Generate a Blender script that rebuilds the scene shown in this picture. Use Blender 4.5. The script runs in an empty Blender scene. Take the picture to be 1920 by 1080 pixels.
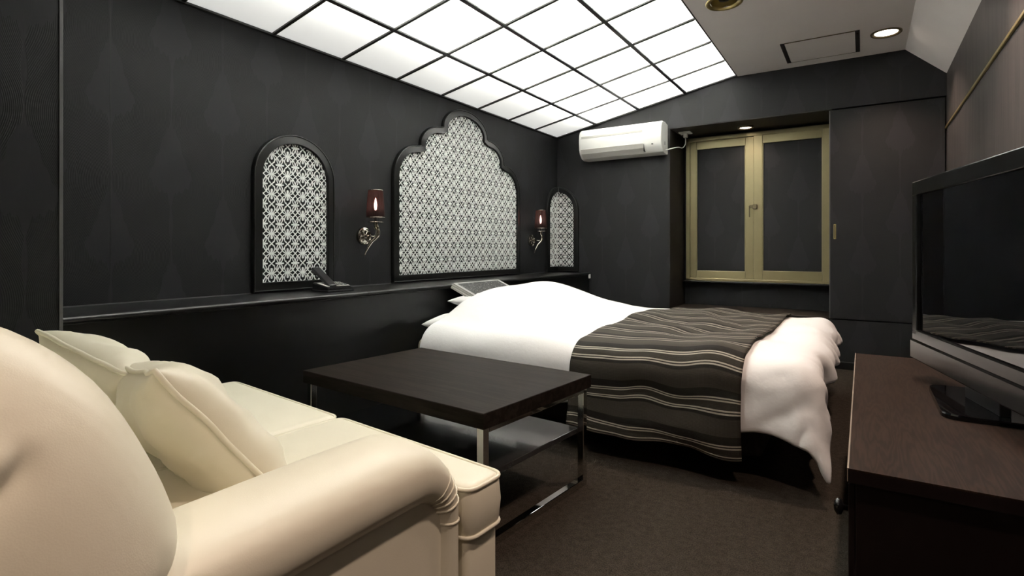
import bpy, bmesh, math, random
from mathutils import Matrix, Vector, noise
random.seed(4)
S = bpy.context.scene
COL = S.collection
PI = math.pi

# ------------------------------------------------------------------ camera
F, TH, V0, CH = 1026.5, 0.56926, 467.3, 0.885
cam = bpy.data.cameras.new('camera')
cam.sensor_width = 36.0
cam.lens = F / 1920 * 36
cam.shift_y = -(540 - V0) / 1920
cam.clip_start = 0.02
co = bpy.data.objects.new('camera', cam)
co.location = (0, 0, CH)
co.rotation_euler = (PI / 2, 0, TH)
COL.objects.link(co)
S.camera = co
# ------------------------------------------------------------------ world, exposure
w = bpy.data.worlds.new('world')
w.use_nodes = True
w.node_tree.nodes['Background'].inputs[0].default_value = (0.01, 0.01, 0.011, 1)
w.node_tree.nodes['Background'].inputs[1].default_value = 1.0
S.world = w
S.view_settings.view_transform = 'Standard'
S.view_settings.look = 'None'
S.view_settings.gamma = 1
S.view_settings.exposure = 0.0
S.view_settings.use_curve_mapping = False
PANEL_E, TUBE_L = 0.26, 16.0   # opal panels' own glow, radiance of the tubes above them
WARM = (1.0, 0.76, 0.62)

# ------------------------------------------------------------------ room dimensions
A = -2.50              # left wall
B = 4.72               # far wall
R = 0.482              # right wall
YB = -1.30             # wall behind
ZL, ZC, ZR = 1.958, 2.285, 2.08   # ceiling heights: left edge, flat part, right edge
XP, XS = -0.850, 0.253            # flat ceiling between these
LEDGE_Z, LEDGE_X = 0.668, -2.14

# ------------------------------------------------------------------ node helper
class N:
    nt = None
    def __init__(s, sock): s.s = sock
    @staticmethod
    def m(op, *a, clamp=False):
        n = N.nt.nodes.new('ShaderNodeMath'); n.operation = op; n.use_clamp = clamp
        for i, v in enumerate(a):
            if isinstance(v, N): N.nt.links.new(v.s, n.inputs[i])
            else: n.inputs[i].default_value = v
        return N(n.outputs[0])
    def __add__(s, o): return N.m('ADD', s, o)
    __radd__ = __add__
    def __sub__(s, o): return N.m('SUBTRACT', s, o)
    def __rsub__(s, o): return N.m('SUBTRACT', o, s)
    def __mul__(s, o): return N.m('MULTIPLY', s, o)
    __rmul__ = __mul__
    def __truediv__(s, o): return N.m('DIVIDE', s, o)
    def __lt__(s, o): return N.m('LESS_THAN', s, o)
    def __gt__(s, o): return N.m('GREATER_THAN', s, o)

def fract(x): return N.m('FRACT', x)
def absn(x): return N.m('ABSOLUTE', x)
def sstep(x, a, b):
    t = N.m('DIVIDE', x - a, b - a, clamp=True)
    return t * t * (3.0 - 2.0 * t)

MATS = {}
def new_mat(name):
    m = bpy.data.materials.new(name); m.use_nodes = True
    nt = m.node_tree; N.nt = nt
    b = nt.nodes['Principled BSDF']
    MATS[name] = m
    return m, nt, b

def xyz(src='Position'):
    nt = N.nt
    if src == 'Position':
        g = nt.nodes.new('ShaderNodeNewGeometry'); o = g.outputs['Position']
    else:
        g = nt.nodes.new('ShaderNodeTexCoord'); o = g.outputs[src]
    sp = nt.nodes.new('ShaderNodeSeparateXYZ'); nt.links.new(o, sp.inputs[0])
    return N(sp.outputs[0]), N(sp.outputs[1]), N(sp.outputs[2]), o

def vec(x, y, z):
    nt = N.nt; c = nt.nodes.new('ShaderNodeCombineXYZ')
    for i, v in enumerate((x, y, z)):
        if isinstance(v, N): nt.links.new(v.s, c.inputs[i])
        else: c.inputs[i].default_value = v
    return c.outputs[0]

def noise_n(v, scale, detail=3, rough=0.5):
    nt = N.nt; n = nt.nodes.new('ShaderNodeTexNoise')
    if v is not None: nt.links.new(v, n.inputs['Vector'])
    n.inputs['Scale'].default_value = scale; n.inputs['Detail'].default_value = detail
    n.inputs['Roughness'].default_value = rough
    return N(n.outputs[0])

def mixc(f, a, b):
    nt = N.nt; n = nt.nodes.new('ShaderNodeMix'); n.data_type = 'RGBA'
    nt.links.new(f.s, n.inputs[0])
    for i, c in ((6, a), (7, b)):
        if isinstance(c, tuple): n.inputs[i].default_value = (*c, 1)
        else: nt.links.new(c, n.inputs[i])
    return n.outputs[2]

def bump(b, h, strength=0.3, dist=0.01):
    nt = N.nt; n = nt.nodes.new('ShaderNodeBump')
    n.inputs['Strength'].default_value = strength; n.inputs['Distance'].default_value = dist
    nt.links.new(h.s, n.inputs['Height']); nt.links.new(n.outputs[0], b.inputs['Normal'])

def plain(name, col, rough=0.5, metal=0.0, spec=0.5, var=0.06, scale=30, coat=0):
    m, nt, b = new_mat(name)
    tc = nt.nodes.new('ShaderNodeTexCoord')
    n = noise_n(tc.outputs['Object'], scale, 2)
    c2 = tuple(max(0, c * (1 - 2 * var)) for c in col); c3 = tuple(min(1, c * (1 + 2 * var)) for c in col)
    nt.links.new(mixc(n, c2, c3), b.inputs['Base Color'])
    b.inputs['Roughness'].default_value = rough; b.inputs['Metallic'].default_value = metal
    b.inputs['Specular IOR Level'].default_value = spec
    b.inputs['Coat Weight'].default_value = coat
    return m

def wallpaper(name, axis, z_ref=1.43, s_ref=0.968, light=(0.0222, 0.0223, 0.0243), dark=(0.0160, 0.0161, 0.0165)):
    """tall ogee wallpaper: smooth drops between bands of wavy embossed lines, scalloped leaves at the foot of each drop"""
    m, nt, b = new_mat(name)
    x, y, z, pos = xyz()
    s = x if axis == 'x' else y
    W, T = 0.225, 0.586
    wob = (noise_n(pos, 4, 2) - 0.5) * 0.016
    u = (s - s_ref + wob) / W + 0.5
    k = N.m('FLOOR', u)
    xl = absn(fract(u) - 0.5)                       # 0 on the axis .. 0.5 half way
    par = N.m('FLOORED_MODULO', k, 2.0)
    tau0 = fract((z - z_ref) / T + par * 0.5 + 40.0)
    lobe = (N.m('COSINE', xl * 62.0) * 0.5 + 0.5) * 0.026 * sstep(xl, 0.03, 0.10)
    dip = N.m('MAXIMUM', 1.0 - xl / 0.075, 0.0) * 0.14
    tau = fract(tau0 + lobe + dip + N.m('MAXIMUM', xl - 0.30, 0.0) * -0.3 + 1.0)
    tt = N.m('MINIMUM', tau / 0.56, 1.0)
    wid = N.m('POWER', N.m('COSINE', tt * PI) * 0.5 + 0.5, 0.80) * 0.36 * (0.45 + 0.55 * sstep(tau, -0.01, 0.085)) + 0.022 + 0.014 * N.m('SINE', tau0 * 19.0)
    lightm = sstep(wid - xl, -0.006, 0.006)
    q = xl - 0.19 * N.m('COSINE', (tau0 - 0.03) * 2 * PI)
    lines = N.m('COSINE', q * 2 * PI * 44.0 + (noise_n(pos, 7, 2) - 0.5) * 12.0) * 0.5 + 0.5
    fine = noise_n(vec(s * 6.0, z * 1.0, 0.0), 60, 2)
    f = lightm + (1.0 - lightm) * lines * 0.14
    col = mixc(f, dark, light)
    nt.links.new(col, b.inputs['Base Color'])
    b.inputs['Roughness'].default_value = 0.52
    b.inputs['Specular IOR Level'].default_value = 0.22
    bump(b, (1.0 - lightm) * lines + fine * 0.25, 0.16, 0.003)
    return m

def wood(name, c1, c2, axis='x', rough=0.4, scale=1.0, src='Object', coat=0.0, spec=0.35, rings_n=34.0):
    m, nt, b = new_mat(name)
    x, y, z, pos = xyz(src)
    k = 0.08
    v = vec(x * (k if axis == 'x' else 1.0), y * (k if axis == 'y' else 1.0), z * (k if axis == 'z' else 1.0))
    n1 = noise_n(v, 14 * scale, 4, 0.6)
    n2 = noise_n(v, 120 * scale, 3, 0.6)
    rings = N.m('SINE', n1 * rings_n) * 0.5 + 0.5
    f = N.m('ADD', rings * 0.5 + n2 * 0.55, -0.05, clamp=True)
    nt.links.new(mixc(f, c1, c2), b.inputs['Base Color'])
    b.inputs['Roughness'].default_value = rough
    b.inputs['Specular IOR Level'].default_value = spec
    b.inputs['Coat Weight'].default_value = coat
    b.inputs['Coat Roughness'].default_value = 0.15
    bump(b, n2, 0.08, 0.002)
    return m

def emit(name, col, strength):
    m, nt, b = new_mat(name)
    b.inputs['Base Color'].default_value = (*col, 1)
    b.inputs['Emission Color'].default_value = (*col, 1)
    b.inputs['Emission Strength'].default_value = strength
    b.inputs['Roughness'].default_value = 0.4
    return m

wallpaper('wallpaper_y', 'y')
wallpaper('wallpaper_x', 'x', z_ref=1.30, s_ref=-0.45, light=(0.0262, 0.0258, 0.0278), dark=(0.0205, 0.0202, 0.0205))
wallpaper('wallpaper_pillar', 'y', z_ref=1.58, s_ref=0.60)
# streaky brown-grey wallpaper of the right wall
m, nt, b = new_mat('streak_paper')
x, y, z, pos = xyz()
n1 = noise_n(vec(y * 1.0, z * 0.07, x), 26, 4, 0.65)
n2 = noise_n(vec(y * 1.0, z * 0.05, x), 120, 2, 0.6)
nt.links.new(mixc(N.m('ADD', sstep(n1, 0.3, 0.7) * 0.75, n2 * 0.25), (0.021, 0.0178, 0.0165), (0.066, 0.056, 0.052)), b.inputs['Base Color'])
b.inputs['Roughness'].default_value = 0.5
bump(b, n2, 0.2, 0.003)
plain('ceiling_paint', (0.86, 0.825, 0.80), 0.7, var=0.02, scale=4)
# carpet
m, nt, b = new_mat('carpet')
x, y, z, pos = xyz()
n1 = noise_n(pos, 260, 2, 0.7); n2 = noise_n(pos, 45, 3, 0.6)
nt.links.new(mixc(sstep(n1 * 0.7 + n2 * 0.3, 0.33, 0.68), (0.016, 0.0125, 0.0095), (0.062, 0.050, 0.038)), b.inputs['Base Color'])
b.inputs['Roughness'].default_value = 0.95; b.inputs['Specular IOR Level'].default_value = 0.1
bump(b, n1, 0.6, 0.01)
plain('lid_grey', (0.12, 0.12, 0.12), 0.8, spec=0.1)
plain('grid_metal', (0.035, 0.034, 0.033), 0.45)
plain('black_lacquer', (0.009, 0.009, 0.0085), 0.30, spec=0.35)
plain('black_satin', (0.009, 0.0088, 0.0085), 0.34, spec=0.3)
plain('ledge_black', (0.014, 0.014, 0.015), 0.30)
plain('pillar_edge', (0.10, 0.10, 0.10), 0.4)
plain('white_fret', (0.92, 0.93, 0.90), 0.5, var=0.01)
plain('deep_black', (0.004, 0.006, 0.006), 0.5)
plain('bronze', (0.30, 0.26, 0.14), 0.36, metal=0.55, var=0.05, scale=8)
plain('bronze_dark', (0.16, 0.13, 0.07), 0.4, metal=0.5)
plain('brass', (0.50, 0.40, 0.17), 0.3, metal=0.8)
plain('chrome', (0.72, 0.71, 0.69), 0.06, metal=1.0, var=0.01)
plain('antique_nickel', (0.46, 0.43, 0.37), 0.16, metal=1.0, var=0.08)
plain('white_plastic', (0.80, 0.80, 0.76), 0.3, var=0.01)
plain('grey_plastic', (0.50, 0.49, 0.45), 0.4, var=0.02)
plain('black_plastic', (0.012, 0.012, 0.013), 0.32)
plain('black_gloss', (0.005, 0.005, 0.0055), 0.04, spec=0.38)
plain('black_bar', (0.010, 0.0097, 0.0095), 0.16, spec=0.13)
plain('screen_glass', (0.004, 0.004, 0.0045), 0.008, spec=0.42)
plain('dark_rubber', (0.02, 0.02, 0.02), 0.7)
plain('dark_brown', (0.018, 0.013, 0.010), 0.55)
wood('table_wood', (0.009, 0.007, 0.0055), (0.028, 0.022, 0.018), 'x', 0.48, spec=0.05)
wood('board_wood', (0.0085, 0.0049, 0.0036), (0.044, 0.027, 0.0195), 'y', 0.45, 0.75, spec=0.12, rings_n=120.0)
wood('sill_wood', (0.020, 0.014, 0.010), (0.045, 0.032, 0.024), 'x', 0.45)
plain('board_body', (0.0085, 0.0045, 0.0042), 0.45, spec=0.25)
plain('edge_highlight', (0.30, 0.25, 0.20), 0.4)  # pale tone standing in for light caught on the board's edge
plain('smoked_shelf', (0.030, 0.030, 0.031), 0.12, coat=0.2)

# cream leather
m, nt, b = new_mat('leather')
tc = nt.nodes.new('ShaderNodeTexCoord')
n1 = noise_n(tc.outputs['Object'], 420, 2, 0.6); n2 = noise_n(tc.outputs['Object'], 7, 3)
nt.links.new(mixc(n2, (0.74, 0.695, 0.550), (0.80, 0.76, 0.62)), b.inputs['Base Color'])
b.inputs['Roughness'].default_value = 0.42
vor = nt.nodes.new('ShaderNodeTexVoronoi'); vor.inputs['Scale'].default_value = 520
nt.links.new(tc.outputs['Object'], vor.inputs['Vector'])
bump(b, N(vor.outputs['Distance']) + n2 * 0.6, 0.05, 0.0018)
# white cotton
m, nt, b = new_mat('cotton')
tc = nt.nodes.new('ShaderNodeTexCoord')
n1 = noise_n(tc.outputs['Object'], 9, 4, 0.55)
b.inputs['Base Color'].default_value = (0.85, 0.84, 0.83, 1)
b.inputs['Roughness'].default_value = 0.85; b.inputs['Specular IOR Level'].default_value = 0.2
b.inputs['Sheen Weight'].default_value = 0.1
bump(b, n1, 0.16, 0.03)
plain('mattress_ticking', (0.42, 0.38, 0.28), 0.8)
plain('bed_base', (0.030, 0.021, 0.016), 0.6)
# striped runner: uv.y is the length across the cloth in metres
m, nt, b = new_mat('runner_cloth')
tc = nt.nodes.new('ShaderNodeTexCoord')
sp = nt.nodes.new('ShaderNodeSeparateXYZ'); nt.links.new(tc.outputs['UV'], sp.inputs[0])
U, V = N(sp.outputs[0]), N(sp.outputs[1])
t = fract(V / 0.155 + 0.02) * 0.155
def line(c, wd=0.0025): return sstep(wd - absn(t - c), -0.0006, 0.0006)
lines = line(0.012) + line(0.021) + line(0.050) + line(0.059)
weave = (N.m('SINE', U * 2 * PI * 220) * 0.5 + 0.5) * (N.m('SINE', V * 2 * PI * 220) * 0.5 + 0.5)
band = sstep(t, 0.090, 0.092) * (1.0 - sstep(t, 0.152, 0.154))
mid = sstep(t, 0.025, 0.026) * (1.0 - sstep(t, 0.046, 0.047)) * 0.35
c0 = mixc(N.m('ADD', band * (0.55 + 0.45 * weave), mid, clamp=True), (0.0135, 0.011, 0.009), (0.062, 0.054, 0.041))
c1 = mixc(N.m('MINIMUM', lines, 1.0), c0, (0.34, 0.31, 0.255))
nt.links.new(c1, b.inputs['Base Color'])
b.inputs['Roughness'].default_value = 0.8; b.inputs['Specular IOR Level'].default_value = 0.2
bump(b, weave, 0.3, 0.002)
# pleated lamp shade: dark organza that lets part of the bulb show through
m, nt, b = new_mat('lamp_shade_gauze')
b.inputs['Base Color'].default_value = (0.022, 0.015, 0.015, 1); b.inputs['Roughness'].default_value = 0.3
tr = nt.nodes.new('ShaderNodeBsdfTransparent'); tr.inputs[0].default_value = (0.55, 0.36, 0.33, 1)
tl = nt.nodes.new('ShaderNodeBsdfTranslucent'); tl.inputs[0].default_value = (0.030, 0.014, 0.012, 1)
mx1 = nt.nodes.new('ShaderNodeMixShader'); mx1.inputs[0].default_value = 0.30
mx2 = nt.nodes.new('ShaderNodeMixShader'); mx2.inputs[0].default_value = 0.20
nt.links.new(b.outputs[0], mx1.inputs[1]); nt.links.new(tl.outputs[0], mx1.inputs[2])
nt.links.new(mx1.outputs[0], mx2.inputs[1]); nt.links.new(tr.outputs[0], mx2.inputs[2])
nt.links.new(mx2.outputs[0], nt.nodes['Material Output'].inputs[0])
emit('bulb_glow', (1.0, 0.74, 0.66), 40)
emit('lamp_glow', (1.0, 0.78, 0.62), 5)
emit('lamp_glow_bright', (1.0, 0.83, 0.70), 9)
m, nt, b = new_mat('diffuser')          # opal acrylic: glows a little itself and passes the tubes' light
b.inputs['Base Color'].default_value = (0.40, 0.40, 0.39, 1); b.inputs['Roughness'].default_value = 0.5
b.inputs['Emission Color'].default_value = (1.0, 1.0, 0.985, 1); b.inputs['Emission Strength'].default_value = PANEL_E
tl = nt.nodes.new('ShaderNodeBsdfTranslucent'); tl.inputs[0].default_value = (0.52, 0.52, 0.51, 1)
mx = nt.nodes.new('ShaderNodeAddShader')
nt.links.new(b.outputs[0], mx.inputs[0]); nt.links.new(tl.outputs[0], mx.inputs[1])
nt.links.new(mx.outputs[0], nt.nodes['Material Output'].inputs[0])
emit('tube_glow', (1.0, 1.0, 0.98), TUBE_L)
# magazine cover (flat print): grey mottled picture
m, nt, b = new_mat('menu_print')
tc = nt.nodes.new('ShaderNodeTexCoord')
sp = nt.nodes.new('ShaderNodeSeparateXYZ'); nt.links.new(tc.outputs['Object'], sp.inputs[0])
ox, oy = N(sp.outputs[0]), N(sp.outputs[1])
n1 = noise_n(tc.outputs['Object'], 75, 4, 0.8)
pic = mixc(sstep(n1, 0.52, 0.72), (0.010, 0.010, 0.010), (0.62, 0.62, 0.58))
inp = sstep(0.222 - absn(ox - 0.0), -0.001, 0.001) * sstep(0.112 - absn(oy), -0.001, 0.001)
nt.links.new(mixc(inp, (0.42, 0.42, 0.40), pic), b.inputs['Base Color'])
b.inputs['Roughness'].default_value = 0.35
plain('paper', (0.62, 0.61, 0.56), 0.6)
M = MATS

# ------------------------------------------------------------------ mesh helpers
MW = {}
def _finish(o, label, cat, group, kind):
    if label: o['label'] = label
    if cat: o['category'] = cat
    if group: o['group'] = group
    if kind: o['kind'] = kind
    return o

def thing(name, loc, label, cat, group=None, kind=None, rotz=0.0, mat=None):
    o = bpy.data.objects.new(name, None); COL.objects.link(o)
    o.empty_display_size = 0.1
    mt = mat if mat is not None else Matrix.Translation(loc) @ Matrix.Rotation(rotz, 4, 'Z')
    o.matrix_world = mt
    MW[o.name] = mt
    return _finish(o, label, cat, group, kind)

def part(name, bm, mat, parent=None, world=True, smooth=False, label=None, cat=None, group=None, kind=None, auto=None, origin=None):
    """one mesh object; bm is in world coordinates unless world=False (then in the parent's frame)"""
    me = bpy.data.meshes.new(name)
    bmesh.ops.recalc_face_normals(bm, faces=bm.faces[:])
    bm.to_mesh(me); bm.free()
    mats = mat if isinstance(mat, (list, tuple)) else [mat]
    for q in mats: me.materials.append(M[q])
    if smooth:
        for p in me.polygons: p.use_smooth = True
        if auto: me.set_sharp_from_angle(angle=math.radians(auto))
    o = bpy.data.objects.new(name, me); COL.objects.link(o)
    if parent is not None:
        o.parent = parent
        mt = MW[parent.name]
        if world: me.transform(mt.inverted())
        MW[o.name] = mt
    else:
        if origin is not None:
            mt = Matrix.Translation(origin); me.transform(mt.inverted()); o.matrix_world = mt
        else: mt = Matrix()
        MW[o.name] = mt
    return _finish(o, label, cat, group, kind)

def bm_new(): return bmesh.new()

def box(bm, x0, x1, y0, y1, z0, z1, bev=0.0, seg=2, mat=0):
    r = bmesh.ops.create_cube(bm, size=1.0)
    vs = r['verts']
    for v in vs:
        v.co = Vector(((x0 + x1) / 2 + v.co.x * (x1 - x0), (y0 + y1) / 2 + v.co.y * (y1 - y0), (z0 + z1) / 2 + v.co.z * (z1 - z0)))
    fs = set(f for v in vs for f in v.link_faces)
    for f in fs: f.material_index = mat
    if bev > 0:
        es = list(set(e for v in vs for e in v.link_edges))
        bmesh.ops.bevel(bm, geom=es, offset=bev, segments=seg, affect='EDGES', profile=0.5)
    return bm

def mkbox(*a, **k): return box(bm_new(), *a, **k)

def loft(bm, rings, closed=True, cap0=True, cap1=True, mat=0):
    vr = [[bm.verts.new(p) for p in r] for r in rings]
    n = len(rings[0])
    for i in range(len(vr) - 1):
        for j in range(n if closed else n - 1):
            k = (j + 1) % n
            try:
                f = bm.faces.new((vr[i][j], vr[i][k], vr[i + 1][k], vr[i + 1][j])); f.material_index = mat
            except ValueError: pass
    if cap0: bm.faces.new(vr[0])
    if cap1: bm.faces.new(vr[-1][::-1])
    return vr

def lathe(bm, prof, n=32, center=(0, 0, 0), axis='z', cap0=False, cap1=False, wav=0.0, nw=0):
    rings = []
    for r, h in prof:
        ring = []
        for i in range(n):
            a = 2 * PI * i / n
            rr = r * (1 + (wav * math.cos(nw * a) if nw else 0))
            if axis == 'z': p = (rr * math.cos(a), rr * math.sin(a), h)
            elif axis == 'x': p = (h, rr * math.cos(a), rr * math.sin(a))
            else: p = (rr * math.cos(a), h, rr * math.sin(a))
            ring.append(Vector(p) + Vector(center))
        rings.append(ring)
    loft(bm, rings, True, cap0, cap1)
    return bm

def tube(bm, pts, rad, n=8, closed=False):
    pts = [Vector(p) for p in pts]
    m = len(pts)
    rings = []
    up = None
    for i, p in enumerate(pts):
        if closed: t = pts[(i + 1) % m] - pts[i - 1]
        else: t = pts[min(i + 1, m - 1)] - pts[max(i - 1, 0)]
        t.normalize()
        if up is None:
            up = Vector((0, 0, 1)) if abs(t.z) < 0.9 else Vector((1, 0, 0))
        s = t.cross(up)
        if s.length < 1e-5: s = t.cross(Vector((0, 1, 0)))
        s.normalize(); up = s.cross(t).normalized()
        r = rad[i] if isinstance(rad, (list, tuple)) else rad
        rings.append([p + (s * math.cos(2 * PI * k / n) + up * math.sin(2 * PI * k / n)) * r for k in range(n)])
    if closed:
        rings.append(rings[0])
        loft(bm, rings, True, False, False)
        bmesh.ops.remove_doubles(bm, verts=bm.verts[:], dist=1e-6)
    else: loft(bm, rings, True, True, True)
    return bm

def smooth_path(pts, sub=6):
    """Catmull-Rom through the points"""
    P = [Vector(p) for p in pts]; out = []
    for i in range(len(P) - 1):
        p0 = P[max(i - 1, 0)]; p1 = P[i]; p2 = P[i + 1]; p3 = P[min(i + 2, len(P) - 1)]
        for k in range(sub):
            t = k / sub
            out.append(0.5 * ((2 * p1) + (p2 - p0) * t + (2 * p0 - 5 * p1 + 4 * p2 - p3) * t * t + (3 * p1 - p0 - 3 * p2 + p3) * t ** 3))
    out.append(P[-1])
    return out

def prism(bm, pts, f0, f1):
    """closed polygon pts (2-D), f0/f1 map (a,b) to the two end faces"""
    loft(bm, [[f0(*p) for p in pts], [f1(*p) for p in pts]])
    return bm

def quad_slab(bm, corners, th):
    """corners: 4 world points; thickness th along +normal of the ordering"""
    c = [Vector(p) for p in corners]
    n = (c[1] - c[0]).cross(c[3] - c[0]).normalized() * th
    loft(bm, [c, [p + n for p in c]])
    return bm

def offset2d(pts, d):
    """offset of a counter-clockwise closed outline inward by d (vertex normals)"""
    n = len(pts); out = []
    for i in range(n):
        p0, p1, p2 = Vector(pts[i - 1]), Vector(pts[i]), Vector(pts[(i + 1) % n])
        e1 = (p1 - p0); e2 = (p2 - p1)
        if e1.length < 1e-9 or e2.length < 1e-9: out.append(tuple(p1)); continue
        e1.normalize(); e2.normalize()
        n1 = Vector((-e1.y, e1.x)); n2 = Vector((-e2.y, e2.x))
        nn = n1 + n2
        if nn.length < 1e-6: nn = n1
        nn.normalize()
        k = max(0.45, nn.dot(n1))
        q = p1 + nn * (d / k)
        out.append((q.x, q.y))
    return out

def inside(p, poly):
    x, y = p; c = False; n = len(poly); j = n - 1
    for i in range(n):
        xi, yi = poly[i]; xj, yj = poly[j]
        if (yi > y) != (yj > y) and x < (xj - xi) * (y - yi) / (yj - yi) + xi: c = not c
        j = i
    return c

# ================================================================== THE SETTING
part('floor', mkbox(A - 0.15, R + 0.15, YB - 0.15, B + 0.75, -0.06, 0.0), 'carpet', kind='structure',
     label='dark brown speckled carpet covering the whole floor', cat='floor')
part('wall_left', mkbox(A - 0.12, A, YB, B + 0.1, 0, 2.5), 'wallpaper_y', kind='structure',
     label='charcoal embossed wallpaper wall behind the fretwork arches', cat='wall')
# wallpaper drop joints are slim recessed seams: thin dark strips
part('wall_back', mkbox(A - 0.12, R + 0.12, YB - 0.12, YB, 0, 2.5), 'wallpaper_x', kind='structure',
     label='charcoal wallpaper wall behind the sofa', cat='wall')
part('wall_right', mkbox(R, R + 0.12, YB, B + 0.7, 0, 2.5), 'streak_paper', kind='structure',
     label='brown grey streaked wall behind the television', cat='wall')
# pillar at the left, flush with the front of the ledge
PX, PY = -2.135, 0.690
part('wall_pillar', mkbox(A, PX, YB, PY, 0, 2.5), 'wallpaper_pillar', kind='structure',
     label='wallpapered pillar where the black ledge ends', cat='wall')
part('trim_1', mkbox(PX - 0.004, PX + 0.004, PY - 0.006, PY + 0.004, 0, 2.2, bev=0.0015), 'pillar_edge', kind='structure',
     label='slim grey corner bead on the edge of the pillar', cat='trim')
bm = bm_new(); box(bm, A - 0.0005, A + 0.0012, 0.965, 0.968, LEDGE_Z + .005, ZL)
part('trim_2', bm, 'deep_black', kind='structure', label='thin dark vertical wallpaper seam near the pillar', cat='trim')

# far wall with the window recess
RX0, RX1, RZ0, RZ1, RY = -1.405, -0.190, 0.372, 1.928, 5.20
DX0, DX1, DZ0, DZ1 = -0.205, 0.474, 0.370, 1.922
bm = bm_new()
box(bm, A - 0.12, RX0, B, B + 0.75, 0, 2.5)                 # left of the recess
box(bm, RX0, R + 0.12, B, B + 0.75, 1.930, 2.5)             # above recess and sliding panel
box(bm, RX0, R + 0.12, B, B + 0.75, 0, 0.362)               # below
box(bm, RX1, R + 0.12, B + 0.05, B + 0.75, 0.362, 1.930)    # behind the sliding panel
box(bm, RX0, RX1, RY, B + 0.75, 0.362, 1.930)               # back of the recess
part('wall_far', bm, 'wallpaper_x', kind='structure', label='charcoal wallpaper end wall with a deep window recess', cat='wall')
part('trim_3', mkbox(RX0, RX1, B + 0.005, RY, 0.362, RZ0 + .004, bev=0.003), 'sill_wood', kind='structure',
     label='dark wooden sill at the bottom of the window recess', cat='sill')
part('trim_4', mkbox(RX0 - 0.001, RX0 + 0.004, B + 0.004, RY, RZ0, RZ1), 'dark_brown', kind='structure',
     label='dark brown side lining of the window recess', cat='lining')
part('trim_5', mkbox(RX0, RX1, B + 0.004, RY, 1.9245, 1.931), 'dark_brown', kind='structure',
     label='dark brown top lining of the window recess', cat='lining')
part('baseboard_far', mkbox(A, R, B - 0.012, B, 0, 0.055, bev=0.003), 'black_satin', kind='structure',
     label='low black skirting along the end wall', cat='baseboard')
# gilt rail on the right wall
part('trim_6', mkbox(R - 0.010, R, YB, B, 1.703, 1.719, bev=0.003), 'brass', kind='structure',
     label='slim gilt rail running along the streaked wall', cat='rail')

PLEN = 0.13
# ceiling: flat strip, right slope, and a closed lid above the luminous slope
bm = bm_new()
DL = [(0.130, 4.285, 0.085), (-0.660, 3.262, 0.098), (0.130, 2.55, 0.085), (0.130, 0.80, 0.085), (0.130, -0.80, 0.085)]
ye = B + 0.1
for hx, hy, hr in sorted(DL, key=lambda t: -t[1]):
    h = hr * 0.72
    box(bm, XP, XS, hy + h, ye, ZC, ZC + 0.08)
    box(bm, XP, hx - h, hy - h, hy + h, ZC, ZC + 0.08); box(bm, hx + h, XS, hy - h, hy + h, ZC, ZC + 0.08)
    ye = hy - h
box(bm, XP, XS, YB - 0.1, ye, ZC, ZC + 0.08)
part('ceiling', bm, 'ceiling_paint', kind='structure', label='flat taupe painted ceiling strip with downlights', cat='ceiling')
bm = bm_new()
prism(bm, [(XS, ZC), (R + 0.02, ZR - 0.018), (R + 0.02, ZR + 0.10), (XS, ZC + 0.08)], lambda a, c: (a, YB - 0.1, c), lambda a, c: (a, B + 0.1, c))
part('ceiling_slope', bm, 'ceiling_paint', kind='structure', label='sloping taupe ceiling strip above the streaked wall', cat='ceiling')
bm = bm_new()
prism(bm, [(A - 0.1, ZL + 0.12), (XP + .02, ZC + 0.125), (XP + .02, ZC + 0.17), (A - 0.1, ZL + 0.17)], lambda a, c: (a, YB - 0.1, c), lambda a, c: (a, B + 0.1, c))
part('ceiling_lid', bm, 'lid_grey', kind='structure', label='unseen roof board above the glowing ceiling panels, darkened to cut bounce light', cat='ceiling')  # unseen lid, coloured dark so little light bounces back onto the panels

bm = bm_new()
prism(bm, [(A - 0.02, ZL - .004), (XP, ZC), (XP, ZC + 0.07), (A - 0.02, ZL + 0.07)], lambda a, c: (a, YB - 0.1, c), lambda a, c: (a, B - 9 * 0.4355 - 0.012, c))
part('ceiling_slope_painted', bm, 'ceiling_paint', kind='structure', label='sloping taupe painted ceiling beyond the glowing panels', cat='ceiling')
# luminous sloping ceiling: every diffuser panel and grid bar a part
SL = math.atan2(ZC - ZL, XP - A)
LW = math.hypot(ZC - ZL, XP - A)
lc = thing('luminous_ceiling', (A, B, ZL), 'sloping glowing ceiling of white panels in a dark grid', 'ceiling light',
           mat=Matrix.Translation((A, B, ZL)) @ Matrix.Rotation(-SL, 4, 'Y'))
NC, NR, RP = 4, 9, 0.4355
cw = LW / NC
bw = 0.012
pm = None
for i in range(NC):
    for j in range(NR):
        if pm is None:
            o = part('diffuser_panel', mkbox(-cw / 2 + 0.002, cw / 2 - 0.002, -RP / 2 + 0.002, RP / 2 - 0.002, 0.012, 0.020), 'diffuser', lc, world=False)
            pm = o
        else:
            o = bpy.data.objects.new('diffuser_panel', pm.data); COL.objects.link(o); o.parent = lc
        o.location = ((i + 0.5) * cw, -(j + 0.5) * RP, 0)
for i in range(NC + 1):
    xx = i * cw; h = bw if 0 < i < NC else bw * 0.8
    part('grid_bar', mkbox(xx - h, xx + h, -NR * RP, 0, 0.0, 0.012, bev=0.002, seg=1), 'grid_metal', lc, world=False)
cb = None
for j in range(NR + 1):
    for i in range(NC):
        if cb is None:
            cb = part('cross_bar', mkbox(bw, cw - bw, -bw * 0.75, bw * 0.75, 0.001, 0.012, bev=0.0015, seg=1), 'grid_metal', lc, world=False); o = cb
        else:
            o = bpy.data.objects.new('cross_bar', cb.data); COL.objects.link(o); o.parent = lc
        o.location = (i * cw, -j * RP if j else -0.006, 0)

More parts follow.
